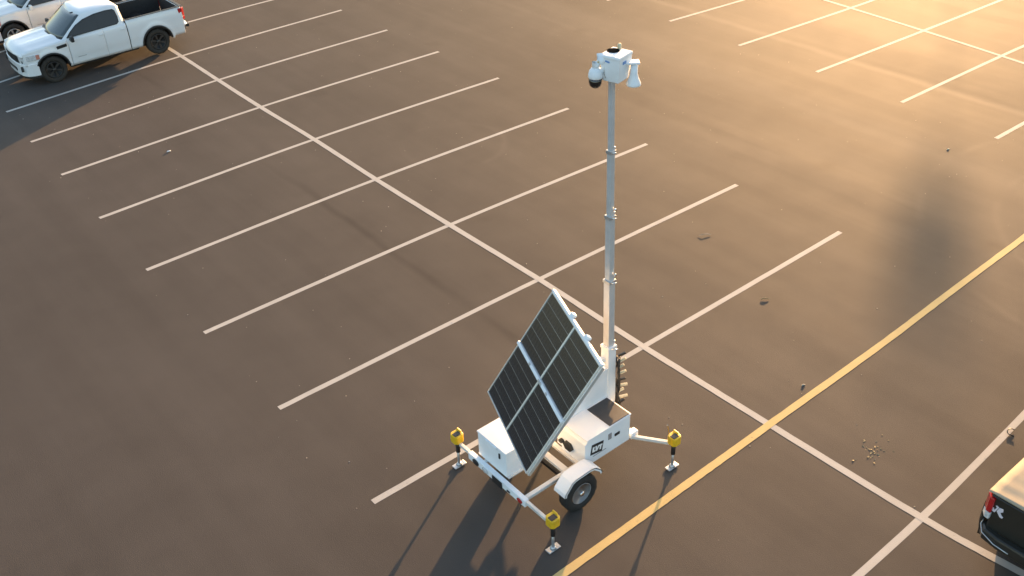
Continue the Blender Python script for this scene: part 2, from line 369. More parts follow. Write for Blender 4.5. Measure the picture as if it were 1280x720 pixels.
def make_wheel(parent, loc, side, r, wd, rim, rim_mat, tyre_mat, spokes, dish=0.03):
    """side = +1 when the outside looks to +Y of the parent"""
    t = tyre_mesh(r, wd, rim); t.materials.append(M[tyre_mat])
    wt = inst(t, 'wheel', parent, loc)
    hw = wd/2*side
    f = MB()
    f.lathe([(rim*.99, hw*.82), (rim*.93, hw*.86), (rim*.90, hw*.55), (rim*.45, hw*(.45 if spokes else .50)), (rim*.42, hw*.62), (rim*.05, hw*.62)], axis='Y', n=36)
    f.build('rim', rim_mat if not spokes else 'black', wt)
    if spokes:
        sp = MB()
        for k in range(spokes):
            a = 2*math.pi*k/spokes+.3
            for da in (-.09, .09):
                sp.beam((math.cos(a+da*.6)*rim*.2, hw*.72, math.sin(a+da*.6)*rim*.2), (math.cos(a+da)*rim*.92, hw*.80, math.sin(a+da)*rim*.92), .035, .03, .006, up=(0, 1, 0))
        sp.lathe([(rim*.955, hw*.70), (rim*.955, hw*.93), (rim*.88, hw*.90), (rim*.88, hw*.70)], axis='Y', n=36, closed=True)
        sp.build('spokes', rim_mat, wt)
    else:
        for k in range(5):
            a = 2*math.pi*k/5+.5
            MB().lathe([(.018, hw*.515), (.018, hw*.60), (.001, hw*.605)], c=(math.cos(a)*rim*.66, 0, math.sin(a)*rim*.66), axis='Y', n=12).build('hand_hole', 'black', wt)
    MB().lathe([(rim*.24, hw*.60), (rim*.23, hw*.98), (rim*.17, hw*1.06), (.002, hw*1.08)], axis='Y', n=20).build('hub_cap', 'chrome' if not spokes else rim_mat, wt)
    for k in range(5):
        a = 2*math.pi*k/5
        MB().lathe([(.011, hw*.60), (.011, hw*.78), (.002, hw*.79)], c=(math.cos(a)*rim*.36, 0, math.sin(a)*rim*.36), axis='Y', n=6).build('lug_nut', 'chrome' if not spokes else 'darkrim', wt)
    return wt

# ------------------------------------------------------------------ surveillance trailer
TX, TY = -3.10, -1.37
T = thing('surveillance_trailer', 'white solar surveillance trailer with tilted dark panels and a tall camera mast', 'trailer', (TX, TY, 0))
O = (TX, TY, 0)
def tb(): return MB(O)
def tp(mb, name, m, parent=None): return mb.build(name, m, parent or T)
# chassis
for y in (-1.83, -0.91):
    tp(tb().beam((-4.10, y, .475), (-2.02, y, .475), .065, .06, .006), 'frame_rail', 'offwhite')
for x, wd in ((-3.33, .10), (-3.10, .07), (-2.10, .07), (-2.6, .07)):
    tp(tb().beam((x, -1.796, .478), (x, -.944, .478), wd, .05, .006), 'cross_member', 'offwhite')
beam = tp(tb().beam((-4.14, -1.90, .46), (-4.14, -.62, .46), .075, .12, .006), 'rear_beam', 'white')
for y in (-.80, -1.79):
    tp(tb().lathe([(.05, 0), (.05, .012), (.035, .018), (.001, .02)], c=(-4.1785, y, .455), axis=Matrix.Rotation(R(-90), 4, 'Y') @ Matrix.Scale(1.4, 4, (0, 1, 0)) @ Matrix.Scale(.8 if y < -1 else 1.0, 4), n=20), 'tail_light', 'red' if y < -1 else 'black', beam)
tp(tb().lathe([(.045, 0), (.045, .012), (.03, .018), (.001, .02)], c=(-4.1785, -1.02, .455), axis=Matrix.Rotation(R(-90), 4, 'Y') @ Matrix.Scale(1.5, 4, (0, 1, 0)), n=20), 'reverse_light', 'clearlens', beam)
tp(tb().box((-4.188, -1.30, .44), (.012, .22, .12), bev=.004), 'plate_holder', 'black', beam)
tp(tb().box((-4.185, -1.55, .445), (.01, .07, .03), bev=.004), 'reflector', 'black', beam)
tp(tb().beam((-3.345, -2.02, .33), (-3.345, -.72, .33), .06, .06, .006), 'axle', 'blackmet')
# wheels and fenders
for y, sd_ in ((-2.08, -1), (-.66, 1)):
    make_wheel(T, (-3.345-TX, y-TY, .305), sd_, .305, .19, .18, 'greysteel', 'rubber', 0)
    f = tb(); ys = (y-.115, y+.115)
    prof = [(-3.70, .47), (-3.685, .53), (-3.56, .675), (-3.50, .70), (-3.19, .71), (-3.12, .69), (-3.00, .58), (-2.98, .52)]
    cx, cz = -3.345, .36
    inn = [(cx+(px-cx)*.965, cz+(pz-cz)*.965) for px, pz in prof]
    f.grid([[(px, yy, pz) for yy in ys] for px, pz in prof], [[(px, yy, pz) for yy in ys] for px, pz in inn], smooth=False)
    yo = ys[0] if sd_ < 0 else ys[1]; inn2 = [(cx+(px-cx)*.90, cz+(pz-cz)*.90) for px, pz in prof]
    f.grid([[(px, yo, pz), (qx, yo, qz)] for (px, pz), (qx, qz) in zip(prof, inn2)], [[(px, yo-.008*sd_, pz), (qx, yo-.008*sd_, qz)] for (px, pz), (qx, qz) in zip(prof, inn2)], smooth=False)
    tp(f, 'fender', 'white')
    tp(tb().beam((-3.38, y-.10*sd_-.02*sd_, .68), (-3.38, -1.83 if sd_ < 0 else -.91, .5), .05, .02, .003), 'fender_bracket', 'offwhite')
# rear (left) storage box
sb = tp(tb().box((-3.755, -1.06, .725), (.63, .64, .43), bev=.008), 'storage_box', 'white')
tp(tb().box((-3.755, -1.06, .956), (.65, .66, .026), bev=.008), 'lid', 'white', sb)
tp(tb().box((-4.085, -1.06, .925), (.012, .25, .05), bev=.004), 'lid_lip', 'white', sb)
tp(tb().box((-4.078, -1.24, .83), (.016, .03, .09), bev=.004), 'latch', 'blackmet', sb)
for y in (-.86, -1.28):
    tp(tb().box((-3.50, y, .977), (.05, .06, .02), bev=.005), 'hinge', 'blackmet', sb)
tp(tb().box((-3.755, -1.06, .50), (.60, .70, .025), bev=.004), 'floor_tray', 'offwhite')
# front equipment cabinet
cab = tp(tb().prism([(-3.085, .475), (-2.19, .475), (-2.19, .955), (-3.02, .955), (-3.085, .90)], .50, Matrix.Translation((0, -1.44, 0)) @ Matrix.Rotation(R(90), 4, 'X'), .006), 'equipment_cabinet', 'white')
tp(tb().box((-2.62, -1.69, .968), (.88, .52, .022), bev=.007), 'lid', 'white', cab)
tp(tb().box((-2.405, -1.70, .984), (.40, .47, .012), bev=.004), 'roof_pad', 'pad', cab)
tp(tb().box((-2.60, -1.9435, .79), (.065, .010, .11), bev=.003), 'vent', 'greysteel', cab)
tp(tb().box((-2.455, -1.946, .755), (.10, .018, .045), bev=.006), 'handle', 'black', cab)
hx = [(math.cos(R(60*k+30))*.085, math.sin(R(60*k+30))*.105) for k in range(6)]
tp(tb().prism(hx, .03, Matrix.Translation((-3.085, -1.60, .665)) @ Matrix.Rotation(R(-90), 4, 'Y')), 'fan_grille', 'black', cab)
tp(tb().prism([(a*.35, b_*.45) for a, b_ in hx], .05, Matrix.Translation((-3.085, -1.462, .685)) @ Matrix.Rotation(R(-90), 4, 'Y')), 'socket', 'black', cab)
tp(tb().box((-2.80, -1.9425, .60), (.26, .003, .012)), 'small_print', 'greysteel', cab)
# logo plate with letters
lp = tp(tb().prism([(-2.985, .652), (-2.755, .612), (-2.725, .792), (-2.955, .832)], .005, Matrix.Translation((0, -1.9405, 0)) @ Matrix.Rotation(R(90), 4, 'X')), 'logo_plate', 'black')
def letter(polys):
    mb = tb()
    ex, ey = Vector((.230, 0, -.040)), Vector((.030, 0, .180)); o0 = Vector((-2.985, -1.9465, .652))
    for p in polys:
        b = bmesh.new(); vs = [b.verts.new(o0+ex*u+ey*v+Vector((0, dy, 0))-mb.o) for dy in (0, -.003) for u, v in p]
        n = len(p); b.faces.new(vs[:n]); b.faces.new(vs[n:])
        for i in range(n): b.faces.new((vs[i], vs[(i+1) % n], vs[n+(i+1) % n], vs[n+i]))
        mb._merge(b)
    tp(mb, 'letter', 'print_white', lp)
letter([[(.10, .25), (.36, .25), (.38, .40), (.24, .40), (.24, .76), (.10, .76)]])
letter([[(.30, .76), (.44, .76), (.48, .48), (.56, .76), (.68, .76), (.53, .25), (.42, .25)]])
letter([[(.66, .76), (.92, .76), (.92, .61), (.85, .61), (.85, .25), (.72, .25), (.72, .61), (.63, .61)]])
# mast pedestal (gusset) behind the cabinet
tp(tb().prism([(-3.05, .506), (-2.02, .506), (-2.02, 1.50), (-2.22, 1.50), (-3.05, 1.10)], .12, Matrix.Translation((0, -1.31, 0)) @ Matrix.Rotation(R(90), 4, 'X'), .006), 'pedestal', 'white')
tp(tb().box((-2.55, -1.15, .74), (.95, .30, .28), bev=.008), 'battery_case', 'white')
# telescopic mast, leaning very slightly
m0, m1 = Vector((-2.075, -1.37, .50)), Vector((-2.175, -1.345, 6.02))
def mp(z): t = (z-m0.z)/(m1.z-m0.z); return m0.lerp(m1, t)
secs = [(.52, 1.86, .155, 'white'), (1.80, 3.00, .115, 'maststeel'), (2.95, 4.02, .095, 'maststeel'), (3.98, 4.97, .076, 'maststeel'), (4.93, 6.00, .064, 'maststeel')]
for i, (z0, z1, wd, mm) in enumerate(secs):
    sct = tp(tb().beam(mp(z0), mp(z1), wd, wd, .008, up=(0, 1, 0)), 'mast_section', mm)
    if i < 4:
        c = mp(z1)
        tp(tb().box(c-Vector((0, 0, .02)), (wd+.018, wd+.018, .05), bev=.004), 'clamp_collar', 'galv' if i else 'white', sct)
        tp(tb().tube([c+Vector((-wd*.2, -wd*.55, -.02)), c+Vector((wd*.3, -wd*.95, -.02))], .010, 8), 'clamp_bolt', 'chrome', sct)
        tp(tb().box(c+Vector((wd*.55, -wd*.1, .015)), (.045, .03, .05), bev=.006), 'pulley', 'alu', sct)
        if i in (1, 2): tp(tb().lathe([(.018, 0), (.018, .02), (.001, .022)], c=c+Vector((wd*.3, -wd*.75, .10)), axis='Y', n=12), 'pulley_wheel', 'chrome', sct)
# cable bundle hanging on the mast foot
cb = tb(); st = random.Random(3)
for k in range(5):
    pts = []
    for z in [1.62-.12*i for i in range(9)]:
        c = mp(z); pts.append(c+Vector((.09+st.uniform(-.02, .04), -.07+st.uniform(-.04, .03)-.01*k, st.uniform(-.02, .02))))
    cb.tube(pts, .013, 6)
cbo = tp(cb, 'cable_bundle', 'black')
for k in range(9):
    z = 1.66-.115*k; c = mp(z)+Vector((.11, -.09, 0))
    tp(tb().beam(c, c+Vector((.09+st.uniform(-.02, .05), -.05+st.uniform(-.04, .03), st.uniform(.0, .07))), .035, .03, .004), 'cable_hook', 'strap' if k % 4 else 'black', cbo)
# solar array
AY, AT = R(-111.6), R(56.4)
ac = Vector((-3.348, -1.30, 1.850)); AW, AH = 1.800, 1.882
ex = Vector((math.cos(AY), math.sin(AY), 0)); nh = Vector((ex.y, -ex.x, 0))
ed = Vector((nh.x*math.cos(AT), nh.y*math.cos(AT), -math.sin(AT))); en = ex.cross(-ed)
if en.z < 0: en = -en
AM = Matrix((ex, -ed, en)).transposed().to_4x4(); AM.translation = ac - Vector(O)
def apart(mb, name, m, parent=None):
    o = mb.build(name, m, parent or T)
    if parent is None: o.matrix_local = AM
    return o
pw, ph = AW/2-.004, AH/2-.018
NX, NY = 10, 6
cw, chh = (pw-.036)/NX, (ph-.036)/NY
cell_me = MB().box((0, 0, 0), (cw-.005, chh-.008, .003)).mesh('solar_cell'); cell_me.materials.append(M['cell'])
for sx in (-1, 1):
    for sy in (-1, 1):
        cx_, cy_ = sx*(pw/2+.001), sy*(ph/2+.014)
        fr = MB()
        for s_ in (-1, 1):
            fr.box((cx_+s_*(pw/2-.008), cy_, 0), (.016, ph, .038), bev=.003)
            fr.box((cx_, cy_+s_*(ph/2-.008), 0), (pw-.033, .016, .038), bev=.003)
        pan = apart(fr, 'solar_panel', 'alu')
        apart(MB().box((cx_, cy_, -.004), (pw-.032, ph-.032, .016)), 'backsheet', 'backsheet', pan)
        bb = MB()
        for i in range(1, NY): bb.box((cx_, cy_-ph/2+.018+chh*i, .0052), (pw-.05, .006, .0016))
        apart(bb, 'busbar_grid', 'busbar', pan)
        for i in range(NX):
            for j in range(NY):
                inst(cell_me, 'solar_cell', pan, (cx_-pw/2+.018+cw*(i+.5), cy_-ph/2+.018+chh*(j+.5), .0058))
apart(MB().box((0, 0, .016), (AW+.03, .052, .046), bev=.006), 'hinge_bar', 'white')
for x in (-.36, .03, .10, .33): apart(MB().box((x, 0, .045), (.05, .035, .014), bev=.004), 'hinge_plate', 'galv')
apart(MB().box((0, AH/2+.016, -.004), (AW+.02, .036, .055), bev=.005), 'top_rail', 'white')
for x in (-.22, .32): apart(MB().box((x, AH/2+.055, -.02), (.085, .05, .075), bev=.014), 'stow_hinge', 'white')
apart(MB().box((AW/2+.012, 0, -.030), (.022, AH, .05), bev=.004), 'side_rail', 'alu')
apart(MB().box((0, 0, -.0235), (AW-.02, AH-.02, .008)), 'back_board', 'whiteback')
for x in (-.5, .5): apart(MB().box((x, 0, -.055), (.06, AH*.9, .05), bev=.005), 'back_rail', 'alu')
# array post from pedestal to the back of the array
bc = ac - en*.06
tp(tb().beam((-2.72, -1.37, 1.10), bc+Vector((.0, 0, -.12)), .12, .12, .008), 'array_post', 'white')
tp(tb().beam((-2.15, -1.35, 1.62), bc+Vector((.02, 0, .12)), .07, .07, .006), 'array_brace', 'white')
# levelling jacks on arms
def jack(base, top, arm_from):
    bx, by = base; j0 = tb()
    j0.prism([(-.085, -.05), (-.05, -.085), (.05, -.085), (.085, -.05), (.085, .05), (.05, .085), (-.05, .085), (-.085, .05)], .145, Matrix.Translation((bx, by, top-.07)), .014)
    j = tp(j0, 'levelling_jack', 'jackyellow')
    tp(tb().box((bx-.012, by-.012, top+.076), (.11, .085, .014), bev=.004), 'motor_opening', 'black', j)
    tp(tb().beam((bx+.055, by+.03, top+.07), (bx+.07, by+.03, top+.10), .09, .02, .003), 'cover_flap', 'jackyellow', j)
    tp(tb().tube([(bx, by, top-.05), (bx, by, top-.29)], .034, 14), 'outer_tube', 'black', j)
    tp(tb().tube([(bx, by, top-.26), (bx, by, .05)], .021, 12), 'inner_tube', 'galv', j)
    tp(tb().box((bx, by, .016), (.21, .10, .016), bev=.006).lathe([(.05, .022), (.035, .055), (.02, .06)], c=(bx, by, 0), n=14), 'foot_plate', 'galv', j)
    a = tb(); af = Vector(arm_from); at = Vector((bx, by, af.z)); d = (at-af).normalized()
    a.beam(af, at-d*.07, .05, .05, .006)
    tp(a, 'jack_arm', 'offwhite')
    return j
jack((-4.14, -.305), .575, (-4.14, -.60, .485))
jack((-4.14, -2.44), .565, (-4.14, -1.87, .485))
j3 = jack((-1.77, -2.44), .565, (-2.13, -1.93, .485))
tp(tb().tube([(-1.80, -2.36, .62), (-1.82, -2.34, .80), (-1.84, -2.35, .82)], .008, 6), 'crank_handle', 'chrome', j3)
jack((-1.77, -.33), .565, (-2.13, -.86, .485))
for y in (-1.90, -.88): tp(tb().box((-2.08, y, .50), (.14, .10, .11), bev=.01), 'pivot_bracket', 'white')
tp(tb().beam((-2.25, -1.37, .44), (-1.93, -1.37, .44), .10, .10, .006), 'tongue_socket', 'offwhite')
# camera head: r = to the right in plan, f = towards the viewer's side
hr = Vector((.79, -.61, 0)); hf = Vector((-.61, -.79, 0)); hc = mp(5.965)
def HM(off=(0, 0, 0)):
    m = Matrix((hr, -hf, Vector((0, 0, 1)))).transposed().to_4x4(); m.translation = hc - Vector(O); return m @ Matrix.Diagonal((.98, 1.0, 1.12, 1.0))
def hp(mb, name, m, parent=None):
    o = mb.build(name, m, parent or T)
    if parent is None: o.matrix_local = HM()
    return o
# local axes of the head: x right, y away, z up
ring = lambda pts, z: [(x, y, z) for x, y in pts]
def rect(w_, d_, cx=0, cy=0): return [(cx-w_, cy-d_), (cx+w_, cy-d_), (cx+w_, cy+d_), (cx-w_, cy+d_)]
def loft(rings):
    mb = MB(); b = bmesh.new(); A = [[b.verts.new(p) for p in r] for r in rings]; n = len(A[0])
    for i in range(len(A)-1):
        for k in range(n): b.faces.new((A[i][k], A[i][(k+1) % n], A[i+1][(k+1) % n], A[i+1][k]))
    b.faces.new(A[0]); b.faces.new(A[-1]); bmesh.ops.recalc_face_normals(b, faces=b.faces[:])
    bmesh.ops.bevel(b, geom=b.edges[:], offset=.008, segments=2, affect='EDGES', profile=.5)
    return mb._merge(b)
HB = Matrix.Translation((.045, 0, 0)) @ Matrix.Rotation(R(-38), 4, 'Z')
hh = hp(loft([ring(rect(.112, .12, 0), -.04), ring(rect(.13, .142, 0), .10), ring(rect(.136, .15, 0), .22)]), 'head_housing', 'white')
hh.matrix_local = HM() @ HB
hp(MB().box((0, 0, .236), (.285, .32, .04), bev=.014), 'roof_plate', 'white', hh)
hp(MB().lathe([(.078, 0), (.078, .006), (.07, .007), (.001, .007)], c=(-.06, .03, .255), n=24), 'roof_vent', 'matteblack', hh)
hp(MB().lathe([(.026, 0), (.026, .045), (.018, .06), (.001, .062)], c=(-.03, .125, .255), n=14), 'antenna', 'strap', hh)
hp(MB().box((.138, -.03, .175), (.006, .075, .03)), 'status_label', 'blue', hh)
hp(MB().box((-.03, -.149, .19), (.06, .006, .018), rot=(0, R(8), 0)), 'status_label', 'blue', hh)
hp(MB().tube([(-.075, -.135, .20), (-.08, -.142, .05), (-.06, -.115, -.02), (-.02, -.06, -.05)], .006, 6), 'cable', 'galv', hh)
hp(MB().box((.0, -.03, -.045), (.10, .06, .03), bev=.006), 'mast_clamp', 'blackmet', hh)
hp(MB().box((-.075, -.03, -.04), (.06, .04, .03), bev=.006), 'clamp_lever', 'strap', hh)
dcm = hp(MB().lathe([(.012, .085), (.05, .078), (.078, .045), (.090, .005), (.090, -.025), (.084, -.035), (.02, -.036)], c=(-.205, -.03, .03), n=28), 'dome_camera', 'white')
hp(MB().lathe([(.082, 0), (.082, -.05), (.070, -.088), (.040, -.112), (.002, -.12)], c=(-.205, -.03, -.002), n=28), 'dome_window', 'domeblack', dcm)
hp(MB().tube([(-.205, -.03, .09), (-.202, -.03, .16), (-.175, -.025, .20), (-.06, -.01, .195)], [.042, .052, .062, .066], 14), 'camera_bracket', 'white', dcm)
hp(MB().lathe([(.014, 0), (.014, .012), (.001, .013)], c=(-.18, -.08, .185), axis='Y', n=10), 'bracket_bolt', 'strap', dcm)
hp(MB().box((.235, -.01, .145), (.19, .13, .022), bev=.008), 'side_shelf', 'white')
spk = hp(MB().lathe([(.045, .12), (.045, .02), (.060, -.03), (.088, -.085), (.093, -.105), (.088, -.115), (.03, -.112)], c=(.268, -.02, .005), n=28), 'horn_speaker', 'white')
hp(MB().tube([(.268, -.02, .12), (.268, -.02, .142)], .03, 12), 'speaker_mount', 'galv', spk)
dc2 = hp(MB().lathe([(.012, .10), (.05, .095), (.078, .06), (.090, .01), (.090, -.045), (.02, -.046)], c=(.04, .25, .03), n=24), 'dome_camera', 'white')
hp(MB().lathe([(.080, 0), (.060, -.068), (.002, -.094)], c=(.04, .25, -.016), n=24), 'dome_window', 'domeblack', dc2)
hp(MB().tube([(.04, .25, .12), (.04, .24, .18), (.03, .12, .2)], .036, 12), 'camera_bracket', 'white', dc2)

# ------------------------------------------------------------------ pickup trucks (local: +x front, +y left, z up)
FA, RA, AR, AZ = 1.625, -1.625, .485, .40
def interp(tab, v):
    if v <= tab[0][0]: return tab[0][1]
    for (a, fa), (b_, fb) in zip(tab, tab[1:]):
        if v <= b_:
            t = (v-a)/(b_-a); return fa+(fb-fa)*t
    return tab[-1][1]
YT = [(.30, .885), (.45, .915), (.55, .912), (.64, .94), (.85, .945), (1.0, .942), (1.12, .925), (1.2, .90), (1.3, .885)]
def Yw(x, z):
    t = max(0, (x-1.55)/.9); r = max(0, (-1.9-x)/.8)
    fl = sum(.022*max(0, 1-abs(math.hypot(x-a, z-AZ)-AR-.03)/.10) for a in (FA, RA))
    return interp(YT, z)*(1-.13*t*t-.02*r*r) + fl
ZT = [(-2.6, 1.245), (-.78, 1.245), (-.77, 1.175), (1.05, 1.13), (1.6, 1.085), (2.15, 1.045), (2.36, 1.0)]
def zt(x): return interp(ZT, x)
def zb(x):
    z = .365 if x > -2.2 else .44
    if x > 2.02: z = .64
    for a in (FA, RA):
        d = abs(x-a)
        if d < AR: z = max(z, AZ+math.sqrt(max(0, AR*AR-d*d))*.98)
    return z
def side(x0, x1, sg, top=None, nx=None):
    nx = nx or max(4, int((x1-x0)/.035)); A = []; B = []
    for i in range(nx+1):
        x = x0+(x1-x0)*i/nx; a, c = zb(x), (top(x) if top else zt(x)); ra = []; rb = []
        for k in range(11):
            z = a+(c-a)*k/10; y = Yw(x, z); ra.append((x, sg*y, z)); rb.append((x, sg*(y-.05), z))
        A.append(ra); B.append(rb)
    return MB().grid(A, B)
def make_truck(label, loc, rz, paint, rimm, tyre, vent=True, flare_black=True, tonneau=False, bed_dark=True, decal=False, pitch=0.0, roof_light=True, mirror='black', xs=1.0):
    t = thing('pickup_truck', label, 'truck', loc, rz, 'pickup trucks parked in the lot')
    t.rotation_euler = (0, pitch, rz); t.scale = (xs, 1, 1)
    def p(mb, name, m, parent=None): return mb.build(name, m, parent or t)
    for sg in (1, -1):
        p(side(1.055, 2.36, sg), 'front_fender', paint)
        dr = p(side(-.042, 1.043, sg), 'front_door', paint)
        dr2 = p(side(-.755, -.047, sg), 'rear_door', paint)
        for dd, x in ((dr, .02), (dr2, -.64)):
            p(MB().box((x, sg*(Yw(x, 1.0)+.012), 1.03), (.14, .022, .03), bev=.008), 'door_handle', paint, dd)
        p(MB().box((.73, sg*(Yw(.73, .56)+.004), .575), (.26, .008, .028), bev=.003), 'door_badge', 'greysteel', dr)
        bs = p(side(-2.56, -.785, sg), 'bed_side', paint)
        if not tonneau: p(MB().box((-1.67, sg*.875, 1.252), (1.76, .075, .014), bev=.005), 'rail_cap', 'black' if not tonneau else paint, bs)
        for a in (FA, RA):
            pts = [(a+math.cos(R(q))*(AR+.012), AZ+math.sin(R(q))*(AR+.012)*.985) for q in range(-2, 184, 6)]
            rows = [[(x, sg*(Yw(x, z)+.018), z), (a+(x-a)*.90, sg*(Yw(x, z)+.02), AZ+(z-AZ)*.89), (a+(x-a)*.89, sg*(Yw(x, z)-.12), AZ+(z-AZ)*.89)] for x, z in pts]
            back = [[(x, sg*(Yw(x, z)-.01), z), (a+(x-a)*.93, sg*(Yw(x, z)-.01), AZ+(z-AZ)*.93), (a+(x-a)*.93, sg*(Yw(x, z)-.13), AZ+(z-AZ)*.93)] for x, z in pts]
            p(MB().grid(rows, back), 'wheel_arch', 'black' if flare_black else paint)
            make_wheel(t, (a, sg*.80, .388), sg, .388, .27, .24, rimm, tyre, 6)
            # inner wheel housing
            p(MB().grid([[(a+math.cos(R(q))*.465, sg*.86, AZ+math.sin(R(q))*.465), (a+math.cos(R(q))*.465, sg*.48, AZ+math.sin(R(q))*.465)] for q in range(0, 181, 12)]), 'wheel_housing', 'black')
        p(MB().box((.06, sg*.80, .335), (2.15, .10, .07), bev=.02), 'rocker_step', 'black')
        mr = p(MB().box((.93, sg*1.06, 1.155), (.10, .17, .17), bev=.03), 'side_mirror', mirror)
        p(MB().beam((.95, sg*.93, 1.12), (.95, sg*1.0, 1.13), .06, .04, .01), 'mirror_arm', 'black', mr)
        if vent: p(MB().box((1.24, sg*(Yw(1.24, .98)+.004), .985), (.30, .014, .085), rot=(0, R(4), 0), bev=.004), 'fender_vent', 'black')
        # lamps follow the plan of the nose
        hl = [(1.93, .952), (2.10, .928), (2.24, .893), (2.36, .815), (2.455, .66)]
        pl = [(x, sg*y) for x, y in hl]
        if sg < 0: pl = pl[::-1]
        lo = p(MB().band(pl[::-1], .785, .935, .06, .01), 'headlight', 'clearlens')
        am = [(1.935, .957), (2.03, .945)]; am = [(x, sg*y) for x, y in am]; am = am[::-1] if sg > 0 else am
        p(MB().band(am, .80, .93, .03, .004), 'turn_signal', 'amber', lo)
        tl = [(-2.46, .925), (-2.58, .915), (-2.655, .86), (-2.66, .80)]
        pt = [(x, sg*y) for x, y in tl]
        tlp = pt if sg > 0 else pt[::-1]
        tlo = p(MB().band(tlp, .955, 1.20, .07, .012), 'taillight', 'red')
        p(MB().band(tlp, .845, .95, .07, .012), 'reverse_lamp', 'clearlens' if tonneau else 'red', tlo)
    # hood
    rows = []; back = []
    for i in range(25):
        x = 1.0+(2.40-1.0)*i/24; hw = Yw(x, zt(x))-.004; r = []; bk = []
        drop = .085*max(0, (x-2.18)/.22)**2
        for k in range(21):
            v = -1+2*k/20; cr = .055*(1-v*v)+.018*(1 if .30 < abs(v) < .62 else 0)*min(1, (x-1.0)/.2)*(1-max(0, (x-1.9)/.5))
            xx = x+.10*(1-v*v)
            r.append((xx, v*hw, zt(x)+cr-drop+.001)); bk.append((xx-.01, v*hw*.98, zt(x)+cr-drop-.04))
        rows.append(r); back.append(bk)
    hood = p(MB().grid(rows, back), 'hood', paint)
    # nose: grille, bumper, valance
    gp = [(2.40, -.66), (2.465, -.40), (2.485, 0), (2.465, .40), (2.40, .66)]
    gr = p(MB().band(gp, .70, .945, .10), 'grille', 'black')
    for z in (.735, .79, .845, .90): p(MB().band([(x+.012, y*.93) for x, y in gp], z, z+.014, .03), 'grille_bar', 'blackmet', gr)
    p(MB().band([(x+.02, y*1.0) for x, y in gp], .935, .965, .05, .006), 'grille_trim', paint, gr)
    for sg in (1, -1): p(MB().box((2.415, sg*.645, .825), (.05, .03, .25), rot=(0, 0, sg*R(-20)), bev=.008), 'grille_trim', paint, gr)
    bp_ = [(2.02, -.935), (2.20, -.91), (2.36, -.82), (2.46, -.62), (2.50, -.35), (2.51, 0), (2.50, .35), (2.46, .62), (2.36, .82), (2.20, .91), (2.02, .935)]
    fb = p(MB().band(bp_, .335, .70, .10, .02), 'front_bumper', paint)
    p(MB().band([(x-.03, y*.97) for x, y in bp_], .26, .33, .08, .01), 'front_valance', 'black', fb)
    for sg in (1, -1): p(MB().box((2.435, sg*.70, .555), (.05, .12, .15), rot=(R(10)*sg, 0, sg*R(-32)), bev=.012), 'fog_lamp', 'black', fb)
    p(MB().box((2.49, 0, .50), (.05, .75, .10), bev=.01), 'lower_intake', 'black', fb)
    p(MB().band([(x-.04, y*.90) for x, y in bp_], .69, .81, .06), 'filler_panel', paint, fb)
    # dark chassis under the skin
    p(MB().box((.0, 0, .46), (4.5, 1.05, .30), bev=.03), 'chassis', 'black')
    p(MB().box((1.62, 0, .80), (1.30, .95, .30), bev=.03), 'engine_bay', 'black')
    p(MB().box((.06, 0, .72), (1.62, 1.76, .62), bev=.02), 'cab_floor', 'black')
    # greenhouse
    ZB, ZR = 1.12, 1.66
    def gring(z):
        u = (z-ZB)/(ZR-ZB); xf = 1.36-.84*u; xr = -.765+.05*u; hw = .905-.155*u; bow = .12*(1-u*.3); out = []
        n = 10
        for k in range(n+1):                                   # windscreen, bowed forward
            v = -1+2*k/n; out.append((xf-.26*(1-u*.45)*v*v*.9+bow*0, v*hw*.985, z))
        out += [(xr+.10, hw, z), (xr, hw*.95, z)]
        out += [(xr, -hw*.95, z), (xr+.10, -hw, z)]
        return out
    mb = MB(); b = bmesh.new(); zs = [1.02, ZB, 1.25, 1.38, 1.50, 1.60, ZR]
    RR = [[b.verts.new(q) for q in gring(z)] for z in zs]; nR = len(RR[0])
    tops = []
    for sc_, dz in ((.955, .03), (.86, .055), (.5, .075)):
        base = gring(ZR); cx0 = sum(q[0] for q in base)/nR
        tops.append([b.verts.new((cx0+(q[0]-cx0)*sc_, q[1]*sc_, ZR+dz)) for q in base])
    RR += tops
    for i in range(len(RR)-1):
        for k in range(nR): b.faces.new((RR[i][k], RR[i][(k+1) % nR], RR[i+1][(k+1) % nR], RR[i+1][k]))
    b.faces.new(RR[-1]); mb._merge(b, True)
    cabo = p(mb, 'cab', paint)
    # windscreen
    def ws(z, v, off):
        u = (z-ZB)/(ZR-ZB); xf = 1.36-.84*u; hw = .905-.155*u
        return (xf-.26*(1-u*.45)*v*v*.9+off, v*hw*.985, z+off*.6)
    zz = [1.145+(1.645-1.145)*i/6 for i in range(7)]; vv = [-.91+1.82*k/12 for k in range(13)]
    p(MB().grid([[ws(z, v, .014) for v in vv] for z in zz], [[ws(z, v, -.01) for v in vv] for z in zz]), 'windshield', 'windshield', cabo)
    p(MB().grid([[ws(z, v, .022) for v in vv] for z in (1.13, 1.165)], [[ws(z, v, .0) for v in vv] for z in (1.13, 1.165)]), 'wiper_cowl', 'black', cabo)
    for sg in (1, -1):
        def sw(x, z, off):
            u = (z-ZB)/(ZR-ZB); return (x, sg*(.905-.155*u+off), z)
        topx = [(1.02, 1.165), (.86, 1.30), (.66, 1.43), (.40, 1.535), (.05, 1.60), (-.30, 1.618), (-.53, 1.605), (-.575, 1.57), (-.60, 1.40), (-.585, 1.25), (-.52, 1.205)]
        mb = MB(); b = bmesh.new()
        A = [b.verts.new(sw(x, z, .010)) for x, z in topx]; B = [b.verts.new(sw(x, z, -.01)) for x, z in topx]
        b.faces.new(A); b.faces.new(B)
        for i in range(len(A)): b.faces.new((A[i], A[(i+1) % len(A)], B[(i+1) % len(A)], B[i]))
        mb._merge(b); so = p(mb, 'side_window', 'glass', cabo)
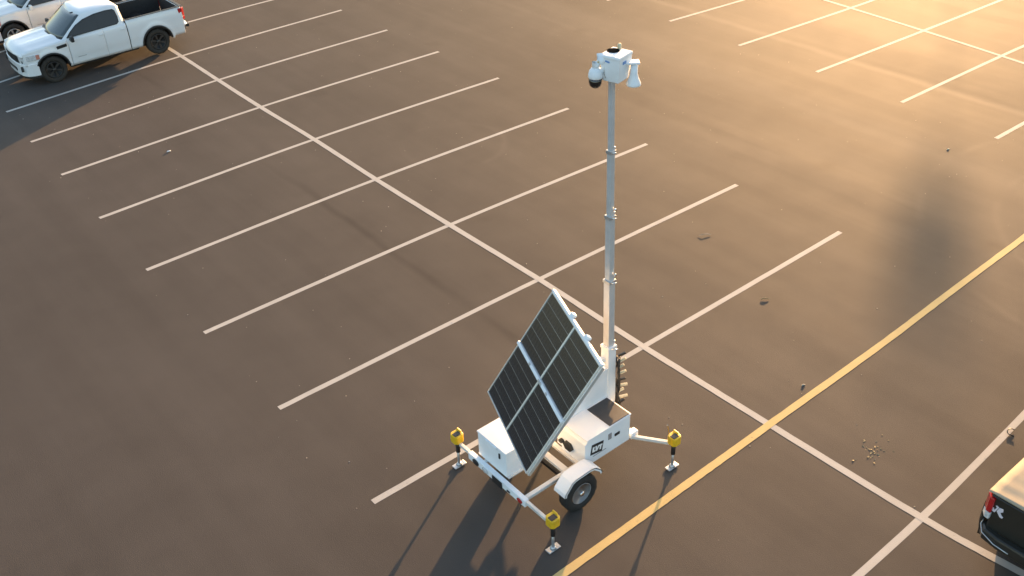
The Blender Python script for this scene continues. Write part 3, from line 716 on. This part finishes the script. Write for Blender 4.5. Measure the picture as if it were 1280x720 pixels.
        rim_pts = [sw(x, z, .010) for x, z in topx] + [sw(*topx[0], .010)]
        p(MB().tube(rim_pts, .011, 6), 'window_seal', 'black', so)
        p(MB().beam(sw(.02, 1.19, .012), sw(.02, 1.60, .012), .05, .006, .001, up=(0, 1, 0)), 'door_pillar', 'glass', so)
    p(MB().box((-.765, 0, 1.42), (.02, 1.30, .34), bev=.008), 'rear_window', 'glass', cabo)
    if roof_light: p(MB().box((.58, .50, 1.705), (.10, .035, .035), bev=.012), 'roof_antenna', 'black', cabo)
    # bed
    if tonneau:
        rows = []; back = []
        for i in range(41):
            x = -2.625+1.855*i/40; r = []; bk = []
            for k in range(17):
                v = -1+2*k/16; z = 1.262+.004*math.sin(i*1.1+2.2*v)*math.exp(-((i % 20)-4)**2/30)+.012*(1-v**4)+.002*math.sin(i*.35+v*5)
                r.append((x, v*.91, z)); bk.append((x, v*.91, 1.248))
            rows.append(r); back.append(bk)
        p(MB().grid(rows, back), 'bed_cover', 'tonneau')
    bed = p(MB().box((-1.67, 0, .69), (1.72, 1.66, .05), bev=.01), 'bed_floor', 'bedliner')
    for sg in (1, -1): p(MB().box((-1.67, sg*.825, .97), (1.72, .04, .52), bev=.01), 'bed_liner_wall', 'bedliner', bed)
    p(MB().box((-.80, 0, .97), (.04, 1.69, .54), bev=.01), 'bed_liner_wall', 'bedliner', bed)
    tg = p(MB().box((-2.585, 0, .95), (.07, 1.63, .56), bev=.02), 'tailgate', paint)
    p(MB().box((-2.60, 0, 1.235), (.10, 1.70, .022), bev=.008), 'tailgate_cap', 'black', tg)
    p(MB().box((-2.54, 0, .95), (.02, 1.55, .5), bev=.008), 'tailgate_liner', 'bedliner', tg)
    p(MB().box((-2.623, 0, 1.12), (.02, .30, .07), bev=.008), 'tailgate_handle', 'black', tg)
    if decal:
        def dl(pts):
            mb = MB(); b = bmesh.new(); vs = [b.verts.new((x_, y_, z_)) for x_ in (-2.6215, -2.626) for y_, z_ in [(y0+(a_-y0)*.82, z0+(c_-z0)*.82) for a_, c_ in pts]]; n = len(pts)
            b.faces.new(vs[:n]); b.faces.new(vs[n:])
            for i in range(n): b.faces.new((vs[i], vs[(i+1) % n], vs[n+(i+1) % n], vs[n+i]))
            return p(mb._merge(b), 'decal_stroke', 'decal', tg)
        y0, z0 = .74, 1.02
        dl([(y0+.09, z0+.03), (y0+.075, z0-.045), (y0+.03, z0-.05), (y0+.015, z0+.0), (y0-.012, z0+.085), (y0+.03, z0+.10), (y0+.045, z0+.085), (y0+.02, z0+.06), (y0+.045, z0-.005), (y0+.06, z0+.03)])
        dl([(y0-.018, z0+.085), (y0-.075, z0+.095), (y0-.085, z0+.04), (y0-.05, z0-.0), (y0-.085, z0-.045), (y0-.11, z0-.05), (y0-.10, z0-.085), (y0-.06, z0-.085), (y0-.018, z0-.035), (y0+.008, z0-.005)])
    rb_ = [(-2.50, .872), (-2.62, .862), (-2.70, .80), (-2.74, .60), (-2.74, -.60), (-2.70, -.80), (-2.62, -.862), (-2.50, -.872)]
    rb = p(MB().band(rb_, .52, .70, .12, .03), 'rear_bumper', 'chrome' if not tonneau else 'blackcar')
    for sg in (() if tonneau else (1, -1)):
        p(MB().box((-2.70, sg*.79, .63), (.10, .17, .09), rot=(0, 0, sg*R(-14)), bev=.01), 'bumper_step', 'black', rb)
    if tonneau:
        p(MB().tube([(-2.54, .880, .72), (-2.63, .870, .69), (-2.71, .805, .645), (-2.748, .62, .60), (-2.748, .42, .585)], .008, 8), 'bumper_trim', 'galv', rb)
        p(MB().tube([(-2.54, -.880, .72), (-2.63, -.870, .69), (-2.71, -.805, .645), (-2.748, -.62, .60), (-2.748, -.42, .585)], .008, 8), 'bumper_trim', 'galv', rb)
    lic = p(MB().box((-2.765, 0, .60), (.012, .32, .16), bev=.006), 'license_plate', 'plate', rb)
    p(MB().box((-2.78, 0, .43), (.18, .09, .08), bev=.012), 'hitch', 'black', rb)
    p(MB().tube([(-2.3, -.5, .38), (-2.66, -.5, .36)], .035, 12), 'tailpipe', 'chrome')
    return t

make_truck('white pickup truck with black wheels and open dark bed, the one seen whole', (-1.965, 20.68, 0), R(180), 'whitecar', 'darkrim', 'dustyrubber', pitch=R(.6), xs=.96)
make_truck('cream white pickup truck with silver wheels half hidden behind the other white truck', (-1.95, 24.45, 0), R(180), 'creamcar', 'silverrim', 'rubber', vent=False, xs=.96, roof_light=False, mirror='creamcar')
make_truck('black pickup truck with a sunlit tan bed cover and white tailgate decal', (2.55, -7.07, 0), 0.0, 'blackcar', 'darkrim', 'rubber', vent=False, flare_black=False, tonneau=True, decal=True, roof_light=False, mirror='blackcar')

# ------------------------------------------------------------------ unseen lamp post added beyond the frame, heads shaped to cast the aisle shadow
D = 115.0
lx, ly = 6.5 + D*math.cos(SUN_AZ), -1.72 + D*math.sin(SUN_AZ)
lamp_h = D*math.tan(SUN_EL)
pole = thing('added_lamp_post', 'tall unseen lamp post added out of view at right to cast the blurred shadow across the aisle', 'lamp post', (lx, ly, 0))
MB().tube([(0, 0, 0), (0, 0, .12)], .30, 20).build('footing', 'stone', pole)
MB().tube([(0, 0, .1), (0, 0, lamp_h+.3)], [.06, .025], 14).build('pole', 'greysteel', pole)
pv = Vector((-math.sin(SUN_AZ), math.cos(SUN_AZ), 0))
for k in (-1, 1):
    for h, wd in ((.20, .70), (-.17, .60)):  # head sizes shape the blurred shadow of the added post
        c = pv*(k*(.06+wd/2))+Vector((0, 0, lamp_h+h))
        hd = MB().box(c, (.42, wd, .36), rot=(0, 0, SUN_AZ), bev=.05).build('lamp_head', 'greysteel', pole)
        MB().box(c-Vector((0, 0, .185)), (.34, wd*.85, .02), rot=(0, 0, SUN_AZ), bev=.006).build('lens', 'clearlens', hd)

# ------------------------------------------------------------------ small litter on the asphalt
def litter(name, label, cat, loc, m, pts, r, group=None, flat=1.0):
    mb = MB(); mb.tube(pts, r, 7); o = mb.build(name, m); o.location = loc
    o['label'] = label; o['category'] = cat
    if group: o['group'] = group
    return o
litter('twig', 'short pale twig on the asphalt right of the mast', 'twig', (3.64, 1.66, .012), 'stone', [(-.10, .06, 0), (-.02, .01, .015), (.06, -.03, .01), (.11, -.10, 0)], [.003, .005, .006, .003])
litter('stone', 'small pale stone on the asphalt beside the yellow line', 'stone', (1.23, -2.58, .0), 'stone', [(-.035, 0, .006), (-.015, .01, .010), (.015, 0, .010), (.035, -.01, .006)], [.005, .012, .012, .005])
litter('paper_scrap', 'tiny white scrap lying in a stall below the white truck', 'litter', (-3.02, 13.12, .0), 'print_white', [(-.05, 0, .012), (-.02, .01, .02), (.03, 0, .02), (.05, -.01, .012)], [.007, .016, .016, .007])
litter('wire_loop', 'thin dark wire loop lying on the white line near the black truck', 'wire', (2.66, -5.36, .012), 'blackmet', [(math.cos(a*.5)*.08, math.sin(a*.5)*.06, .008+.012*math.sin(a*.5)) for a in range(7)]+[(-.07, -.07, .01)], .008)
litter('leaf_curl', 'curled dark dry leaf on the asphalt left of the blurred shadow', 'leaf', (2.73, -.61, .012), 'leaf', [(-.08, .03, 0), (-.03, .035, .008), (.02, 0, .012), (.05, -.06, .0)], [.004, .009, .010, .004])
litter('paper_scrap', 'tiny pale scrap above the blurred shadow in the golden aisle', 'litter', (10.76, .40, .0), 'strap', [(-.04, 0, .004), (-.02, .01, .006), (.02, 0, .006), (.04, -.01, .004)], [.007, .016, .016, .007])
rs = random.Random(11)
ch = MB()
for k in range(45):
    a = rs.uniform(0, 6.28); rr = abs(rs.gauss(0, .15))
    x, y = .75+math.cos(a)*rr*1.3, -4.22+math.sin(a)*rr
    s_ = rs.uniform(.006, .018) if k > 4 else rs.uniform(.016, .024)
    ch.box((x, y, s_*.15), (s_*rs.uniform(1, 2), s_, s_*.3), rot=(rs.uniform(-.3, .3), rs.uniform(-.3, .3), a))
o = ch.build('dry_leaf_crumbs', 'crumb'); o['kind'] = 'stuff'
cr = MB()
for k in range(300):
    x, y = rs.uniform(-6, 14), rs.uniform(-7, 20); s_ = rs.choice((.005, .006, .007, .008, .010)); a = rs.uniform(0, 6.28)
    cr.box((x, y, s_*.3), (s_*rs.uniform(1, 2.2), s_, s_*.6), rot=(rs.uniform(-.3, .3), rs.uniform(-.3, .3), a))
o = cr.build('grit', 'stone'); o['kind'] = 'stuff'
bpy.context.view_layer.update()
